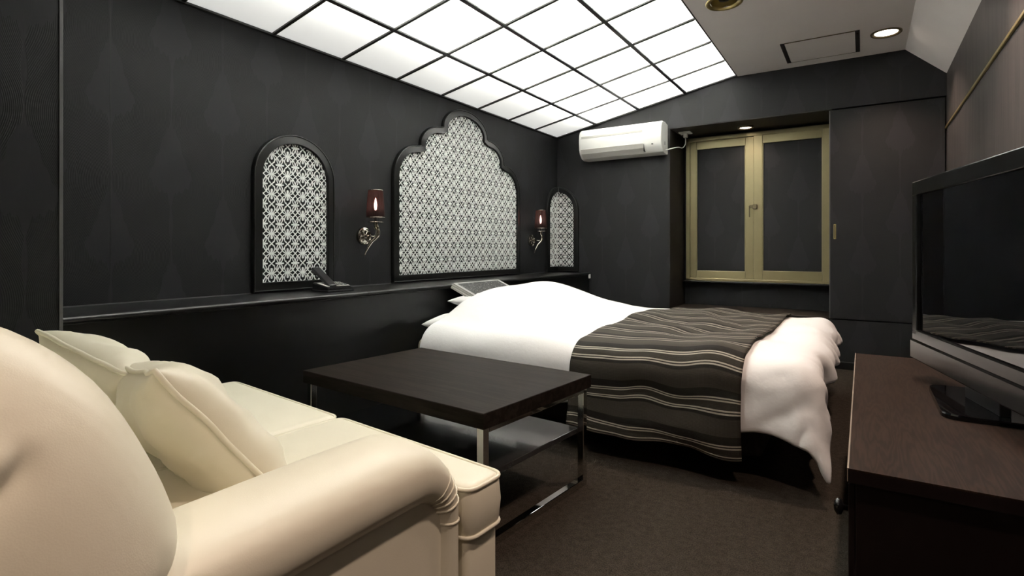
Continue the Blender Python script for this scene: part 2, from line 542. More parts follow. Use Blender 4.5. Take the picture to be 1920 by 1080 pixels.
tm = None
for fx in (1.25, 2.03, 2.81, 3.59):
    for k in range(3):
        y1 = -0.08 - k * 1.265
        part('light_strip', mkbox(fx * cw - 0.115, fx * cw + 0.115, y1 - 1.20, y1, 0.090, 0.104), 'tube_glow', lc, world=False)

# window in the recess: outer frame, two sashes with papered infills, latch
WX0, WX1, WZ0, WZ1 = -1.372, -0.192, 0.600, 1.902
WM = -0.800
win = thing('window_1', ((WX0 + WX1) / 2, RY, WZ0), 'bronze framed double window with dark papered panes', 'window', kind='structure')
bm = bm_new()
fw = 0.034
for q in ((WX0, WX1, WZ1 - fw, WZ1), (WX0, WX1, WZ0, WZ0 + 0.022), (WX0, WX0 + fw, WZ0, WZ1), (WX1 - fw, WX1, WZ0, WZ1)):
    box(bm, q[0], q[1], RY - 0.075, RY, q[2], q[3], bev=0.003)
part('window_frame', bm, 'bronze', win)
bm = mkbox(WX0 - 0.02, WX1 + .002, RY - 0.11, RY, WZ0 - 0.016, WZ0, bev=0.005)
part('window_sill', bm, 'black_satin', win)
def sash(x0, x1, yf, stl, strr, bot):
    bm = bm_new()
    z0, z1 = WZ0 + 0.02, WZ1 - 0.03
    box(bm, x0, x0 + stl, yf, yf + 0.03, z0, z1, bev=0.004)
    box(bm, x1 - strr, x1, yf, yf + 0.03, z0, z1, bev=0.004)
    box(bm, x0 + stl, x1 - strr, yf + 0.001, yf + 0.029, z1 - 0.075, z1, bev=0.003)
    box(bm, x0 + stl, x1 - strr, yf + 0.001, yf + 0.029, z0, z0 + bot, bev=0.003)
    o = part('sash', bm, 'bronze', win)
    part('pane', mkbox(x0 + stl, x1 - strr, yf + 0.016, yf + 0.024, z0 + bot, z1 - 0.075), 'wallpaper_x', o, label='dark papered infill in place of glass')
    b2 = bm_new(); t = 0.006
    for q in ((x0 + stl, x0 + stl + t, z0 + bot, z1 - .075), (x1 - strr - t, x1 - strr, z0 + bot, z1 - .075)):
        box(b2, q[0], q[1], yf + 0.002, yf + 0.02, q[2], q[3])
    part('glazing_bead', b2, 'bronze', o)
    return o
sash(WX0 + 0.03, WM + 0.005, RY - 0.050, 0.058, 0.070, 0.070)
sr = sash(WM + 0.004, WX1 - 0.02, RY - 0.072, 0.072, 0.062, 0.080)
bm = bm_new()
box(bm, WM + 0.0, WM + 0.035, RY - 0.095, RY - 0.071, 1.232, 1.272, bev=0.004)
box(bm, WM - 0.026, WM + 0.002, RY - 0.09, RY - 0.078, 1.245, 1.268, bev=0.003)
box(bm, WM - 0.030, WM - 0.021, RY - 0.095, RY - 0.083, 1.165, 1.262, bev=0.003)
part('latch', bm, 'bronze_dark', win, label='dull bronze latch with a hanging lever')

# sliding shutter panel beside the window
dr = thing('door_1', (DX0, B + 0.02, DZ0), 'papered sliding shutter panel with a small brass pull', 'sliding panel', kind='structure')
part('panel', mkbox(DX0, DX1, B - 0.002, B + 0.034, DZ0, DZ1 - .004, bev=0.002), 'wallpaper_x', dr)
part('edge_strip', mkbox(DX0 - 0.003, DX0 + 0.003, B - 0.004, B + 0.03, DZ0, DZ1 - .004, bev=0.001), 'pillar_edge', dr)
bm = mkbox(DX0 + 0.025, DX0 + 0.041, B - 0.008, B, 0.960, 1.072, bev=0.003)
o = part('pull', bm, 'brass', dr)
part('pull_recess', mkbox(DX0 + 0.029, DX0 + 0.035, B - 0.0095, B - 0.004, 0.968, 1.064), 'bronze_dark', o)

# ================================================================== BLACK LEDGE / HEADBOARD
LY0, LY1 = PY, B
lg = thing('headboard_ledge', (A, LY0, 0), 'long black headboard ledge running under the fretwork arches', 'ledge')
part('front_panel', mkbox(A, LEDGE_X - 0.025, LY0, LY1, 0, LEDGE_Z - 0.028), 'black_satin', lg)
YJ = 1.975
def nosing(y0, y1, mat, name):
    bm = bm_new()
    pr = [(A, LEDGE_Z), (LEDGE_X - 0.012, LEDGE_Z)]
    for k in range(1, 9):
        a = PI / 2 - k * PI / 8
        pr.append((LEDGE_X - 0.012 + 0.012 * math.cos(a), LEDGE_Z - 0.012 + 0.012 * math.sin(a)))
    pr += [(LEDGE_X - 0.012, LEDGE_Z - 0.026), (A, LEDGE_Z - 0.026)]
    prism(bm, pr, lambda a, c: (a, y0, c), lambda a, c: (a, y1, c))
    return part(name, bm, mat, lg, smooth=True, auto=35)
nosing(LY0, YJ - 0.0008, 'ledge_black', 'ledge_top')
nosing(YJ + 0.0008, LY1, 'black_satin', 'ledge_top')
part('back_bead', mkbox(A, A + 0.004, LY0, LY1, LEDGE_Z, LEDGE_Z + 0.004), 'pillar_edge', lg)
part('wall_switch', mkbox(LEDGE_X - 0.008, LEDGE_X + 0.004, B - 0.05, B - 0.02, LEDGE_Z - 0.055, LEDGE_Z - 0.015, bev=0.002), 'white_plastic', lg, label='small white switch on the end of the ledge')

# ================================================================== FRETWORK ARCHES
PH, PV = 0.0905, 0.0995
def bez(p0, p1, p2, n=6):
    return [((1 - t) ** 2 * p0[0] + 2 * t * (1 - t) * p1[0] + t * t * p2[0], (1 - t) ** 2 * p0[1] + 2 * t * (1 - t) * p1[1] + t * t * p2[1]) for t in [k / n for k in range(n + 1)]]
STROKES = []
TW = 0.024
for sx in (-1, 1):
    for sy in (-1, 1):
        f = lambda pts: [(sx * a, sy * c) for a, c in pts]
        g = lambda pts: [(sx * (0.5 + a), sy * (0.5 + c)) for a, c in pts]
        STROKES.append((f(bez((0.02, 0.0), (0.20, 0.02), (0.335, 0.135), 4)), [TW] * 5))                                  # arm to the crossing
        STROKES.append((f([(0.50, 0.0), (0.335, 0.135), (0.27, 0.205), (0.205, 0.285)]), [TW] * 4))                       # diagonal through the crossing
        STROKES.append((f(bez((0.02, 0.01), (0.13, 0.07), (0.185, 0.21), 4) + [(0.190, 0.29), (0.165, 0.375)]), [TW] * 7))  # big petal outline
        STROKES.append((f([(0.165, 0.385), (0.115, 0.405), (0.085, 0.36)]), [TW * 1.2, TW * 1.4, 0.006]))                 # spur
        STROKES.append((f([(0.0, 0.50), (0.065, 0.445), (0.115, 0.405), (0.185, 0.39)]), [TW, TW * 1.1, TW * 1.3, TW * .7]))  # scallop
        STROKES.append((g([(0, 0), (0, -0.11), (-0.05, -0.22), (-0.105, -0.30), (-0.165, -0.365)]), [TW * 1.1] + [TW] * 4))  # stem and fork
        STROKES.append((g(bez((-0.02, -0.01), (-0.14, -0.07), (-0.175, -0.19), 4) + [(-0.172, -0.28), (-0.165, -0.365)]), [TW] * 7))
for sy in (-1, 1):
    STROKES.append(([(0, 0), (0, sy * .07), (0, sy * .15), (0, sy * .21), (0, sy * .25), (0, sy * .27)], [.040, .034, .058, .062, .048, .012]))
    STROKES.append(([(.5, .5), (.5 + sy * .07, .5), (.5 + sy * .16, .5), (.5 + sy * .23, .5), (.5 + sy * .265, .5)], [.050, .030, .046, .046, .010]))

def fret(outline, fmap, d0, d1):
    """flat white fretwork clipped to an outline; fmap(s,z,d) -> world"""
    bm = bm_new()
    xs = [p[0] for p in outline]; zs = [p[1] for p in outline]
    cx = (min(xs) + max(xs)) / 2
    nx = int((max(xs) - min(xs)) / 2 / PH) + 2
    nz = int((max(zs) - min(zs)) / PV) + 2
    zb = min(zs) + PV * 0.52
    off = 0.0 if True else PH / 2
    for i in range(-nx, nx + 1):
        for j in range(-1, nz + 1):
            ox, oz = cx + (i + 0.5) * PH + off, zb + j * PV
            if not any(inside((ox + a * PH, oz + c * PV), outline) for a, c in ((0, 0), (.5, .5), (-.5, .5), (.5, -.5), (-.5, -.5), (.5, 0), (-.5, 0))): continue
            for si, (pts, wd) in enumerate(STROKES):
                dd = d1 + 0.00004 * si + 0.00002 * ((i + j) % 2)
                P = [(ox + a * PH, oz + c * PV) for a, c in pts]
                keep = [inside(p, outline) for p in P]
                n = len(P)
                row = []
                for k in range(n):
                    a = P[max(k - 1, 0)]; c = P[min(k + 1, n - 1)]
                    tx, tz = c[0] - a[0], c[1] - a[1]; L = math.hypot(tx, tz) or 1
                    nx_, nz_ = -tz / L, tx / L; h = wd[k] * PH
                    row.append(((P[k][0] + nx_ * h, P[k][1] + nz_ * h), (P[k][0] - nx_ * h, P[k][1] - nz_ * h)))
                prev = None
                for k in range(n):
                    if not keep[k]: prev = None; continue
                    (ax, az), (bx_, bz) = row[k]
                    cur = [bm.verts.new(fmap(ax, az, d0)), bm.verts.new(fmap(ax, az, dd)), bm.verts.new(fmap(bx_, bz, dd)), bm.verts.new(fmap(bx_, bz, d0))]
                    if prev:
                        for q in range(3):
                            bm.faces.new((prev[q], prev[q + 1], cur[q + 1], cur[q]))
                    prev = cur
    return bm

def arch_outline(hw, z0, zs, za, n=20):
    """round-headed arch, counter-clockwise"""
    pts = [(-hw, z0), (hw, z0)]
    for k in range(6): pts.append((hw, z0 + (zs - z0) * (k + 1) / 6))
    for k in range(1, n):
        a = PI * k / n
        pts.append((hw * math.cos(a), zs + (za - zs) * math.sin(a)))
    for k in range(6): pts.append((-hw, zs + (z0 - zs) * k / 6))
    return pts

def ogee_outline(z0):
    hw = 0.757
    right = [(hw, z0)]
    for k in range(6): right.append((hw, z0 + (1.345 - z0) * (k + 1) / 6))
    def quart(x0, zz0, x1, zz1, n=9, skip=0):
        return [(x1 + (x0 - x1) * math.cos(PI / 2 * k / n), zz0 + (zz1 - zz0) * math.sin(PI / 2 * k / n)) for k in range(skip, n + 1)]
    right += quart(hw, 1.345, 0.525, 1.575, skip=1)
    right += quart(0.505, 1.582, 0.285, 1.742)
    right += quart(0.268, 1.750, 0.0, 1.915, n=12)
    return [(-hw, z0)] + right + [(-x, z) for x, z in right[1:-1]][::-1]

def make_arch(outline, fmap, loc, label, group=None):
    t = thing('fretwork_arch', loc, label, 'wall panel', group)
    prof = [(0.0, 0.001), (0.0, 0.016), (0.003, 0.024), (0.007, 0.026), (0.010, 0.022), (0.046, 0.027), (0.048, 0.024), (0.048, 0.004)]
    bm = bm_new()
    loops = [offset2d(outline, o) for o, d in prof]
    rings = [[Vector(fmap(p[0], p[1], d)) for p in lp] for lp, (o, d) in zip(loops, prof)]
    loft(bm, rings, True, False, False)
    part('arch_frame', bm, 'black_lacquer', t, smooth=True, auto=22)
    bk = offset2d(outline, 0.03)
    z0 = min(p[1] for p in bk)
    top = {}
    for p in bk: top[round(p[0], 4)] = max(top.get(round(p[0], 4), z0), p[1])
    xs = sorted(top)
    bm = bm_new()
    loft(bm, [[Vector(fmap(x, z, d)) for x in xs] for z, d in ((z0, 0.002), (z0, 0.0055))] +
         [[Vector(fmap(x, max(top[x], z0 + 1e-4), d)) for x in xs] for d in (0.0055, 0.002)], closed=False, cap0=False, cap1=False)
    part('backing', bm, 'deep_black', t)
    part('fretwork', fret(offset2d(outline, 0.040), fmap, 0.0055, 0.0075), 'white_fret', t, label='white cut-out lattice of petals and loops')
    return t
AZ0 = LEDGE_Z + 0.004
def lmap(yc): return lambda s, z, d: (A + d, yc + s, z)
make_arch(arch_outline(0.243, AZ0, 1.250, 1.478), lmap(1.797), (A, 1.797, AZ0), 'narrow round headed white fretwork arch behind the telephone')
make_arch(ogee_outline(AZ0), lmap(3.250), (A, 3.250, AZ0), 'wide scalloped white fretwork arch between the two wall lamps')
def cmap(s, z, d): return (A + max(d, s), B - max(d, -s), z)
def corner_outline():
    o = arch_outline(0.236, AZ0, 1.250, 1.487)
    return o
def split_zero(o):
    out = []
    for i, p in enumerate(o):
        q = o[(i + 1) % len(o)]
        out.append(p)
        if p[0] * q[0] < 0:
            f = p[0] / (p[0] - q[0]); out.append((0.0, p[1] + (q[1] - p[1]) * f))
    return out
make_arch(split_zero(corner_outline()), cmap, (A, B, AZ0), 'narrow round headed white fretwork arch folded into the room corner')

# ================================================================== WALL LAMPS
def make_sconce(yc, label):
    zc = 0.962
    t = thing('wall_lamp', (A, yc, zc), label, 'wall lamp', 'wall lamps beside the scalloped arch')
    L = lambda p: (A + p[0], yc + p[1], zc + p[2])
    bm = bm_new()
    lathe(bm, [(0.0, 0.018), (0.036, 0.018), (0.042, 0.015), (0.046, 0.019), (0.051, 0.016), (0.052, 0.0)], 32, L((0, 0, 0)), 'x')
    o = part('backplate', bm, 'antique_nickel', t, smooth=True, auto=40)
    bm = bm_new()
    for a in (0, PI / 3, 2 * PI / 3):
        c, s_ = math.cos(a) * 0.036, math.sin(a) * 0.036
        tube(bm, [L((0.019, -c, -s_)), L((0.019, c, s_))], 0.0025, 6)
    part('plate_rib', bm, 'antique_nickel', o, smooth=True)
    bm = bm_new()
    tube(bm, [L((0.01, 0.0, 0)), L((0.06, 0.0, 0.0)), L((0.098, 0.006, -0.003))], [0.007, 0.006, 0.0055], 8)
    part('arm', bm, 'antique_nickel', t, smooth=True)
    pts = smooth_path([(0.068, -0.048, -0.112), (0.074, -0.038, -0.080), (0.087, -0.014, -0.036), (0.104, 0.010, -0.005), (0.108, 0.018, 0.025), (0.102, 0.010, 0.055), (0.100, 0.006, 0.085)], 5)
    n = len(pts)
    rad = [0.0025 + 0.0105 * math.sin(PI * min(1, (k / (n - 1)) * 0.85)) ** 1.2 + (0.003 if k > n * .75 else 0) for k in range(n)]
    part('scroll_stem', tube(bm_new(), [L(p) for p in pts], rad, 10), 'antique_nickel', t, smooth=True)
    bm = bm_new()
    lathe(bm, [(0.004, -0.004), (0.02, -0.001), (0.038, 0.006), (0.050, 0.003), (0.020, 0.002), (0.004, 0.003)], 24, L((0.100, 0.006, 0.078)), 'z', wav=0.10, nw=4)
    part('drip_dish', bm, 'antique_nickel', t, smooth=True)
    part('candle_tube', lathe(bm_new(), [(0.0, 0.08), (0.009, 0.08), (0.009, 0.15), (0.0, 0.15)], 14, L((0.100, 0.006, 0)), 'z'), 'black_plastic', t, smooth=True, auto=40)
    bm = bm_new()
    lathe(bm, [(0.001, 0.150), (0.006, 0.154), (0.0085, 0.172), (0.009, 0.186), (0.006, 0.205), (0.003, 0.220), (0.001, 0.224)], 14, L((0.100, 0.006, 0)), 'z')
    part('bulb', bm, 'bulb_glow', t, smooth=True)
    sc = L((0.100, 0.006, 0))
    bm = bm_new()
    lathe(bm, [(0.051, 0.108), (0.051, 0.12), (0.0485, 0.17), (0.045, 0.22), (0.0405, 0.262), (0.040, 0.268)], 144, sc, 'z', wav=0.045, nw=36)
    sh = part('lamp_shade', bm, 'lamp_shade_gauze', t, smooth=True, label='dark plum pleated shade with the bulb glowing through')
    for r, z in ((0.052, 0.109), (0.041, 0.268)):
        part('shade_ring', tube(bm_new(), [(sc[0] + r * math.cos(a * PI / 16), sc[1] + r * math.sin(a * PI / 16), sc[2] + z) for a in range(32)], 0.0022, 6, closed=True), 'antique_nickel', sh, smooth=True)
    lt = bpy.data.lights.new('lamp_light', 'POINT'); lt.energy = 0.16; lt.color = (1.0, 0.62, 0.50); lt.shadow_soft_size = 0.012
    lo = bpy.data.objects.new('lamp_light', lt); COL.objects.link(lo); lo.parent = t; lo.location = (0.10, 0.006, 0.250)
    return t
make_sconce(2.263, 'chrome wall lamp with plum shade beside the telephone arch')
make_sconce(4.215, 'chrome wall lamp with plum shade beside the corner arch')

# ================================================================== AIR CONDITIONER
ACX0, ACX1, ACZ0, ACZ1, ACD = -2.185, -1.420, 1.700, 1.975, 0.185
ac = thing('air_conditioner', ((ACX0 + ACX1) / 2, B, ACZ0), 'white wall mounted air conditioner beside the window recess', 'air conditioner')
def ac_profile(k=0.0):
    # (depth from wall, z)
    return [(0.0, ACZ0 + 0.004), (0.07, ACZ0), (0.125, ACZ0 + 0.012), (0.165, ACZ0 + 0.05), (0.182, ACZ0 + 0.09), (0.185, ACZ0 + 0.17),
            (0.180, ACZ0 + 0.225), (0.165, ACZ0 + 0.255), (0.135, ACZ0 + 0.272), (0.08, ACZ0 + 0.275), (0.0, ACZ0 + 0.262)]
pf = ac_profile()
bm = bm_new()
xs = [(ACX0, 0.90), (ACX0 + 0.004, 0.955), (ACX0 + 0.012, 0.985), (ACX0 + 0.025, 1.0), (ACX1 - 0.012, 1.0), (ACX1 - 0.004, 0.985), (ACX1, 0.96)]
zc = (ACZ0 + ACZ1) / 2
loft(bm, [[(x, B - d * k, zc + (z - zc) * (k * 0.5 + 0.5)) for d, z in pf] for x, k in xs])
body = part('body', bm, 'white_plastic', ac, smooth=True, auto=28)
bm = bm_new()
box(bm, ACX0 + 0.03, ACX1 - 0.16, B - 0.1868, B - 0.18, ACZ0 + 0.186, ACZ0 + 0.206, bev=0.002)
part('intake_groove', bm, 'grey_plastic', ac, label='shallow grey groove across the front')
bm = bm_new()
pts = [(0.186, ACZ0 + 0.088), (0.168, ACZ0 + 0.050), (0.128, ACZ0 + 0.0125), (0.124, ACZ0 + 0.018), (0.160, ACZ0 + 0.055), (0.178, ACZ0 + 0.092)]
prism(bm, pts, lambda d, z: (ACX0 + 0.028, B - d - 0.003, z), lambda d, z: (ACX1 - 0.155, B - d - 0.003, z))
part('louvre', bm, 'grey_plastic', ac, label='pale grey swing louvre under the front panel')
bm = bm_new()
box(bm, ACX1 - 0.152, ACX1 - 0.150, B - 0.184, B - 0.12, ACZ0 + 0.02, ACZ0 + 0.085)
part('panel_gap', bm, 'dark_rubber', ac)
bm = bm_new()
box(bm, ACX1 - 0.085, ACX1 - 0.070, B - 0.1835, B - 0.172, ACZ0 + 0.072, ACZ0 + 0.082, bev=0.002)
part('sensor', bm, 'black_plastic', ac)
bm = bm_new(); box(bm, ACX1 - 0.002, ACX1 + 0.001, B - 0.085, B - 0.075, ACZ0 + 0.075, ACZ0 + 0.105)
part('side_slot', bm, 'black_plastic', ac)
cord = thing('power_cord', (ACX1 + 0.08, B + 0.12, 1.78), 'white power cord looping from the air conditioner to its socket', 'cord')
pts = smooth_path([(ACX1 - 0.002, B - 0.055, ACZ0 + 0.035), (ACX1 + 0.05, B - 0.035, ACZ0 + 0.048), (ACX1 + 0.085, B + 0.02, ACZ0 + 0.062), (ACX1 + 0.10, B + 0.10, ACZ0 + 0.068), (ACX1 + 0.100, B + 0.19, ACZ0 + 0.115), (ACX1 + 0.095, B + 0.215, ACZ0 + 0.180)], 8)
part('cable', tube(bm_new(), pts, 0.0045, 8), 'white_plastic', cord, smooth=True)
part('plug', mkbox(ACX1 + 0.078, ACX1 + 0.112, B + 0.20, B + 0.235, ACZ0 + 0.176, ACZ0 + 0.214, bev=0.004), 'white_plastic', cord)
part('ceiling_socket', mkbox(ACX1 + 0.045, ACX1 + 0.145, B + 0.165, B + 0.265, 1.914, 1.9245, bev=0.003), 'white_plastic', None,
     label='white socket plate on the underside of the recess top', cat='socket', origin=(ACX1 + 0.095, B + 0.215, 1.9245))

# ================================================================== DOWNLIGHTS and hatch
def downlight(x, y, z, r, lit, energy, label, spot=1.9, rim='brass', group=None, down=(0, 0, -1)):
    t = thing('downlight', (x, y, z), label, 'downlight', group)
    rim = 'bronze_dark' if lit else 'brass'
    bm = bm_new()
    lathe(bm, [(r * 1.03, 0.009 if z < 2 else 0.0), (r * 1.02, -0.006), (r * 0.96, -0.010), (r * 0.86, -0.007), (r * 0.74, 0.002), (r * 0.72, 0.008)], 40, (x, y, z), 'z')
    part('rim', bm, rim, t, smooth=True)
    bm = bm_new()
    lathe(bm, [(r * 0.725, 0.004), (r * 0.70, 0.020), (r * 0.60, 0.045), (r * 0.45, 0.060), (0.002, 0.064)], 40, (x, y, z), 'z')
    part('reflector', bm, 'chrome' if lit else 'brass', t, smooth=True)
    bm = bm_new()
    if lit: lathe(bm, [(r * 0.80, 0.001), (r * 0.5, -0.005), (0.002, -0.008)], 32, (x, y, z), 'z')
    else: lathe(bm, [(0.002, 0.008), (r * 0.28, 0.012), (r * 0.38, 0.036), (r * 0.36, 0.061)], 32, (x, y, z), 'z')
    part('lens' if lit else 'bulb', bm, 'lamp_glow_bright' if lit else 'black_plastic', t, smooth=True)
    if energy > 0:
        lt = bpy.data.lights.new('downlight_lamp', 'SPOT'); lt.energy = energy; lt.color = WARM
        lt.spot_size = spot; lt.spot_blend = 0.7; lt.shadow_soft_size = 0.04
        lo = bpy.data.objects.new('downlight_lamp', lt); COL.objects.link(lo); lo.parent = t; lo.location = (0, 0, -0.02)
    return t
# recess in the ceiling is shallow: the fixtures hang flush under it
downlight(0.130, 4.285, ZC, 0.085, True, 40, 'lit warm downlight in the flat ceiling beside the access hatch')
downlight(-0.660, 3.262, ZC, 0.098, False, 0, 'unlit gilt downlight beside the glowing ceiling grid')
downlight(-0.832, 4.965, 1.9150, 0.062, True, 5, 'small lit warm downlight over the bronze window', spot=2.4)
downlight(0.130, 2.55, ZC, 0.085, True, 80, 'lit warm downlight in the flat ceiling above the television')
downlight(0.130, 0.80, ZC, 0.085, True, 72, 'lit warm downlight in the flat ceiling in front of the sofa arm')
downlight(0.130, -0.80, ZC, 0.085, True, 80, 'lit warm downlight in the flat ceiling behind the sofa')
hx0, hx1, hy0, hy1 = -0.475, -0.012, 4.135, 4.58
ht = thing('access_hatch', ((hx0 + hx1) / 2, (hy0 + hy1) / 2, ZC), 'rectangular ceiling access hatch with two dark end bars', 'hatch')
part('lid', mkbox(hx0 + 0.028, hx1 - 0.028, hy0 + 0.004, hy1 - 0.004, ZC - 0.004, ZC), 'ceiling_paint', ht)
for x0 in (hx0, hx1 - 0.028):
    o = part('end_bar', mkbox(x0, x0 + 0.026, hy0, hy1, ZC - 0.006, ZC, bev=0.0015), 'grid_metal', ht)
    part('screw', lathe(bm_new(), [(0.001, -0.002), (0.006, -0.0015), (0.007, 0.0)], 12, (x0 + 0.013, hy0 + 0.05, ZC - 0.006), 'z'), 'antique_nickel', o, smooth=True)
for y0 in (hy0, hy1 - 0.005): part('long_bar', mkbox(hx0 + 0.026, hx1 - 0.026, y0, y0 + 0.005, ZC - 0.005, ZC), 'bronze_dark', ht)

# ================================================================== TELEPHONE on the ledge
ph = thing('telephone', (0, 0, 0), 'black desk telephone with a pale keypad standing on the ledge', 'telephone',
           mat=Matrix.Translation((-2.310, 1.880, LEDGE_Z + 0.0008)) @ Matrix.Rotation(math.radians(-5), 4, 'Z') @ Matrix.Diagonal((0.82, 0.90, 0.78, 1.0)))
bm = bm_new()
prism(bm, [(-0.085, 0.006), (0.085, 0.006), (0.085, 0.030), (-0.085, 0.058)], lambda a, c: (a, -0.075, c), lambda a, c: (a, 0.085, c))
bmesh.ops.bevel(bm, geom=bm.edges[:], offset=0.005, segments=2, affect='EDGES')
part('body', bm, 'black_plastic', ph, world=False)
part('foot_plate', mkbox(-0.09, 0.09, -0.08, 0.095, 0.0, 0.012, bev=0.004), 'black_plastic', ph, world=False)
mt = Matrix.Rotation(math.radians(9.3), 4, 'Y')
bm = mkbox(-0.055, 0.06, 0.0, 0.078, 0.046, 0.049); bmesh.ops.transform(bm, matrix=mt, verts=bm.verts[:])
kp = part('keypad', bm, 'grey_plastic', ph, world=False)
bm = bm_new()
for i in range(4):
    for j in range(3): box(bm, -0.048 + i * 0.027, -0.030 + i * 0.027, 0.008 + j * 0.024, 0.022 + j * 0.024, 0.048, 0.052, bev=0.001, seg=1)
bmesh.ops.transform(bm, matrix=mt, verts=bm.verts[:])
part('button', bm, 'black_plastic', kp, world=False)
bm = mkbox(-0.04, 0.07, -0.073, -0.058, 0.046, 0.050); bmesh.ops.transform(bm, matrix=mt, verts=bm.verts[:])
part('label_strip', bm, 'white_plastic', ph, world=False)
mt = Matrix.Translation((-0.030, -0.030, 0.090)) @ Matrix.Rotation(math.radians(31), 4, 'Y')
bm = bm_new()
box(bm, -0.115, 0.105, -0.026, 0.026, -0.010, 0.010, bev=0.005)
box(bm, -0.115, -0.060, -0.024, 0.024, -0.026, 0.004, bev=0.008)
box(bm, 0.050, 0.105, -0.024, 0.024, -0.026, 0.004, bev=0.008)
bmesh.ops.transform(bm, matrix=mt, verts=bm.verts[:])
part('handset', bm, 'black_plastic', ph, world=False)

# ================================================================== MENU BOOKLETS leaning on the ledge front
mm = Matrix.Translation((-2.016, 2.905, 0.628)) @ Matrix.Rotation(math.radians(23), 4, 'Y') @ Matrix.Rotation(math.radians(90), 4, 'Z')
for k, (dx, dy, lab) in enumerate(((-0.012, 0.0, 'grey edged menu booklet at the bottom of the pile on the pillow'), (-0.004, 0.004, 'grey edged menu booklet in the middle of the pile on the pillow'), (0.0, 0.0, 'menu booklet with a dark mottled cover on top of the pile'))):
    t = thing('menu_booklet', (0, 0, 0), lab, 'booklet', 'menu booklets behind the pillows', mat=mm @ Matrix.Translation((dx, dy, 0.011 * (k - 3))))
    part('cover', mkbox(-0.25, 0.25, -0.125, 0.125, 0.0075, 0.0095, bev=0.0005, seg=1), 'menu_print', t, world=False)
    part('pages', mkbox(-0.247, 0.247, -0.122, 0.122, 0.002, 0.0075), 'paper', t, world=False)
    part('back_cover', mkbox(-0.25, 0.25, -0.125, 0.125, 0.0, 0.002), 'grey_plastic', t, world=False)

# ================================================================== BED
BX0, BX1, BY0, BY1 = -2.130, -0.290, 2.290, 3.800
bed = thing('bed', ((BX0 + BX1) / 2, (BY0 + BY1) / 2, 0), 'double bed with dark base standing against the black headboard', 'bed')
bm = mkbox(BX0, BX1 - 0.04, BY0 + 0.03, BY1 - 0.03, 0.06, 0.235, bev=0.03, seg=4)
part('bed_base', bm, 'bed_base', bed, smooth=True, auto=40)
bm = bm_new()
for lx in (BX0 + 0.15, BX1 - 0.25):
    for ly in (BY0 + 0.2, BY1 - 0.2):
        part('bed_foot', lathe(bm_new(), [(0.0, 0.0), (0.03, 0.0), (0.035, 0.062), (0.0, 0.062)], 16, (lx, ly, 0), 'z'), 'black_plastic', bed, smooth=True, auto=40)
part('mattress', mkbox(BX0, BX1, BY0 + 0.02, BY1 - 0.02, 0.236, 0.385, bev=0.045, seg=4), 'mattress_ticking', bed, smooth=True, auto=40)

def pillow_bm(L, W, H, conc=0.04, n=30, ex=0.5, wr=0.006, seed=0, pk=0.0):
    """closed pillow, seam in the plane z=0; L along x, W along y"""
    bm = bm_new()
    def pt(a, c, sgn):
        x = a * L / 2 * (1 - conc * (1 - c * c)) ; y = c * W / 2 * (1 - conc * (1 - a * a))
        h = ((1 - a ** 4) * (1 - c ** 4)); h = max(h, 0) ** ex
        edge = min(1, 4 * (1 - max(abs(a), abs(c))))
        wn = noise.noise(Vector((a * 2.3 + seed, c * 2.3, sgn * 3.0))) * wr * 2.5 * edge
        m_ = max(abs(a), abs(c)); band = max(0.0, 1 - abs(m_ - 0.86) / 0.14) if m_ > 0.72 else 0.0
        along = (c if abs(a) >= abs(c) else a)
        wn += pk * band * noise.noise(Vector((along * 7.0 + seed, (1 if a + c > 0 else -1) * 3.0, sgn * 2.0)))
        seam = pk * 0.8 * noise.noise(Vector((a * 2.0 + seed, c * 2.0, 8.0))) 
        return Vector((x, y, sgn * H / 2 * h + sgn * wn + seam))
    grid = {}
    for sgn in (1, -1):
        for i in range(n + 1):
            for j in range(n + 1):
                a = math.sin(PI / 2 * (2 * i / n - 1)); c = math.sin(PI / 2 * (2 * j / n - 1))
                rim = i in (0, n) or j in (0, n)
                if rim and sgn == -1: continue
                grid[(sgn, i, j)] = bm.verts.new(pt(a, c, sgn))
    for sgn in (1, -1):
        for i in range(n):
            for j in range(n):
                q = [grid.get((sgn, u, v)) or grid[(1, u, v)] for u, v in ((i, j), (i + 1, j), (i + 1, j + 1), (i, j + 1))]
                bm.faces.new(q if sgn > 0 else q[::-1])
    rim = []
    N_ = 24
    for side in range(4):
        for k in range(N_):
            s_ = -1 + 2 * k / N_
            a, c = ((s_, -1), (1, s_), (-s_, 1), (-1, -s_))[side]
            rim.append(pt(a, c, 1))
    return bm, rim

def place_pillow(name, mt, L, W, H, mat, label, cat, group, piping=False, **k):
    t = thing(name, (0, 0, 0), label, cat, group, mat=mt)
    bm, rim = pillow_bm(L, W, H, **k)
    part('cover', bm, mat, t, world=False, smooth=True)
    if piping: part('piping', tube(bm_new(), rim, 0.0055, 8, closed=True), mat, t, world=False, smooth=True)
    return t
place_pillow('pillow', Matrix.Translation((-1.925, 2.70, 0.453)) @ Matrix.Rotation(0.03, 4, 'Z'), 0.43, 0.66, 0.12, 'cotton',
             'white pillow lying on the mattress, the lower of the pair', 'pillow', 'white pillows at the bed head', conc=0.05)
place_pillow('pillow', Matrix.Translation((-1.885, 2.90, 0.560)) @ Matrix.Rotation(-0.06, 4, 'Z') @ Matrix.Rotation(0.05, 4, 'Y'), 0.43, 0.66, 0.10, 'cotton',
             'white pillow tucked under the duvet, the upper of the pair', 'pillow', 'white pillows at the bed head', conc=0.10)

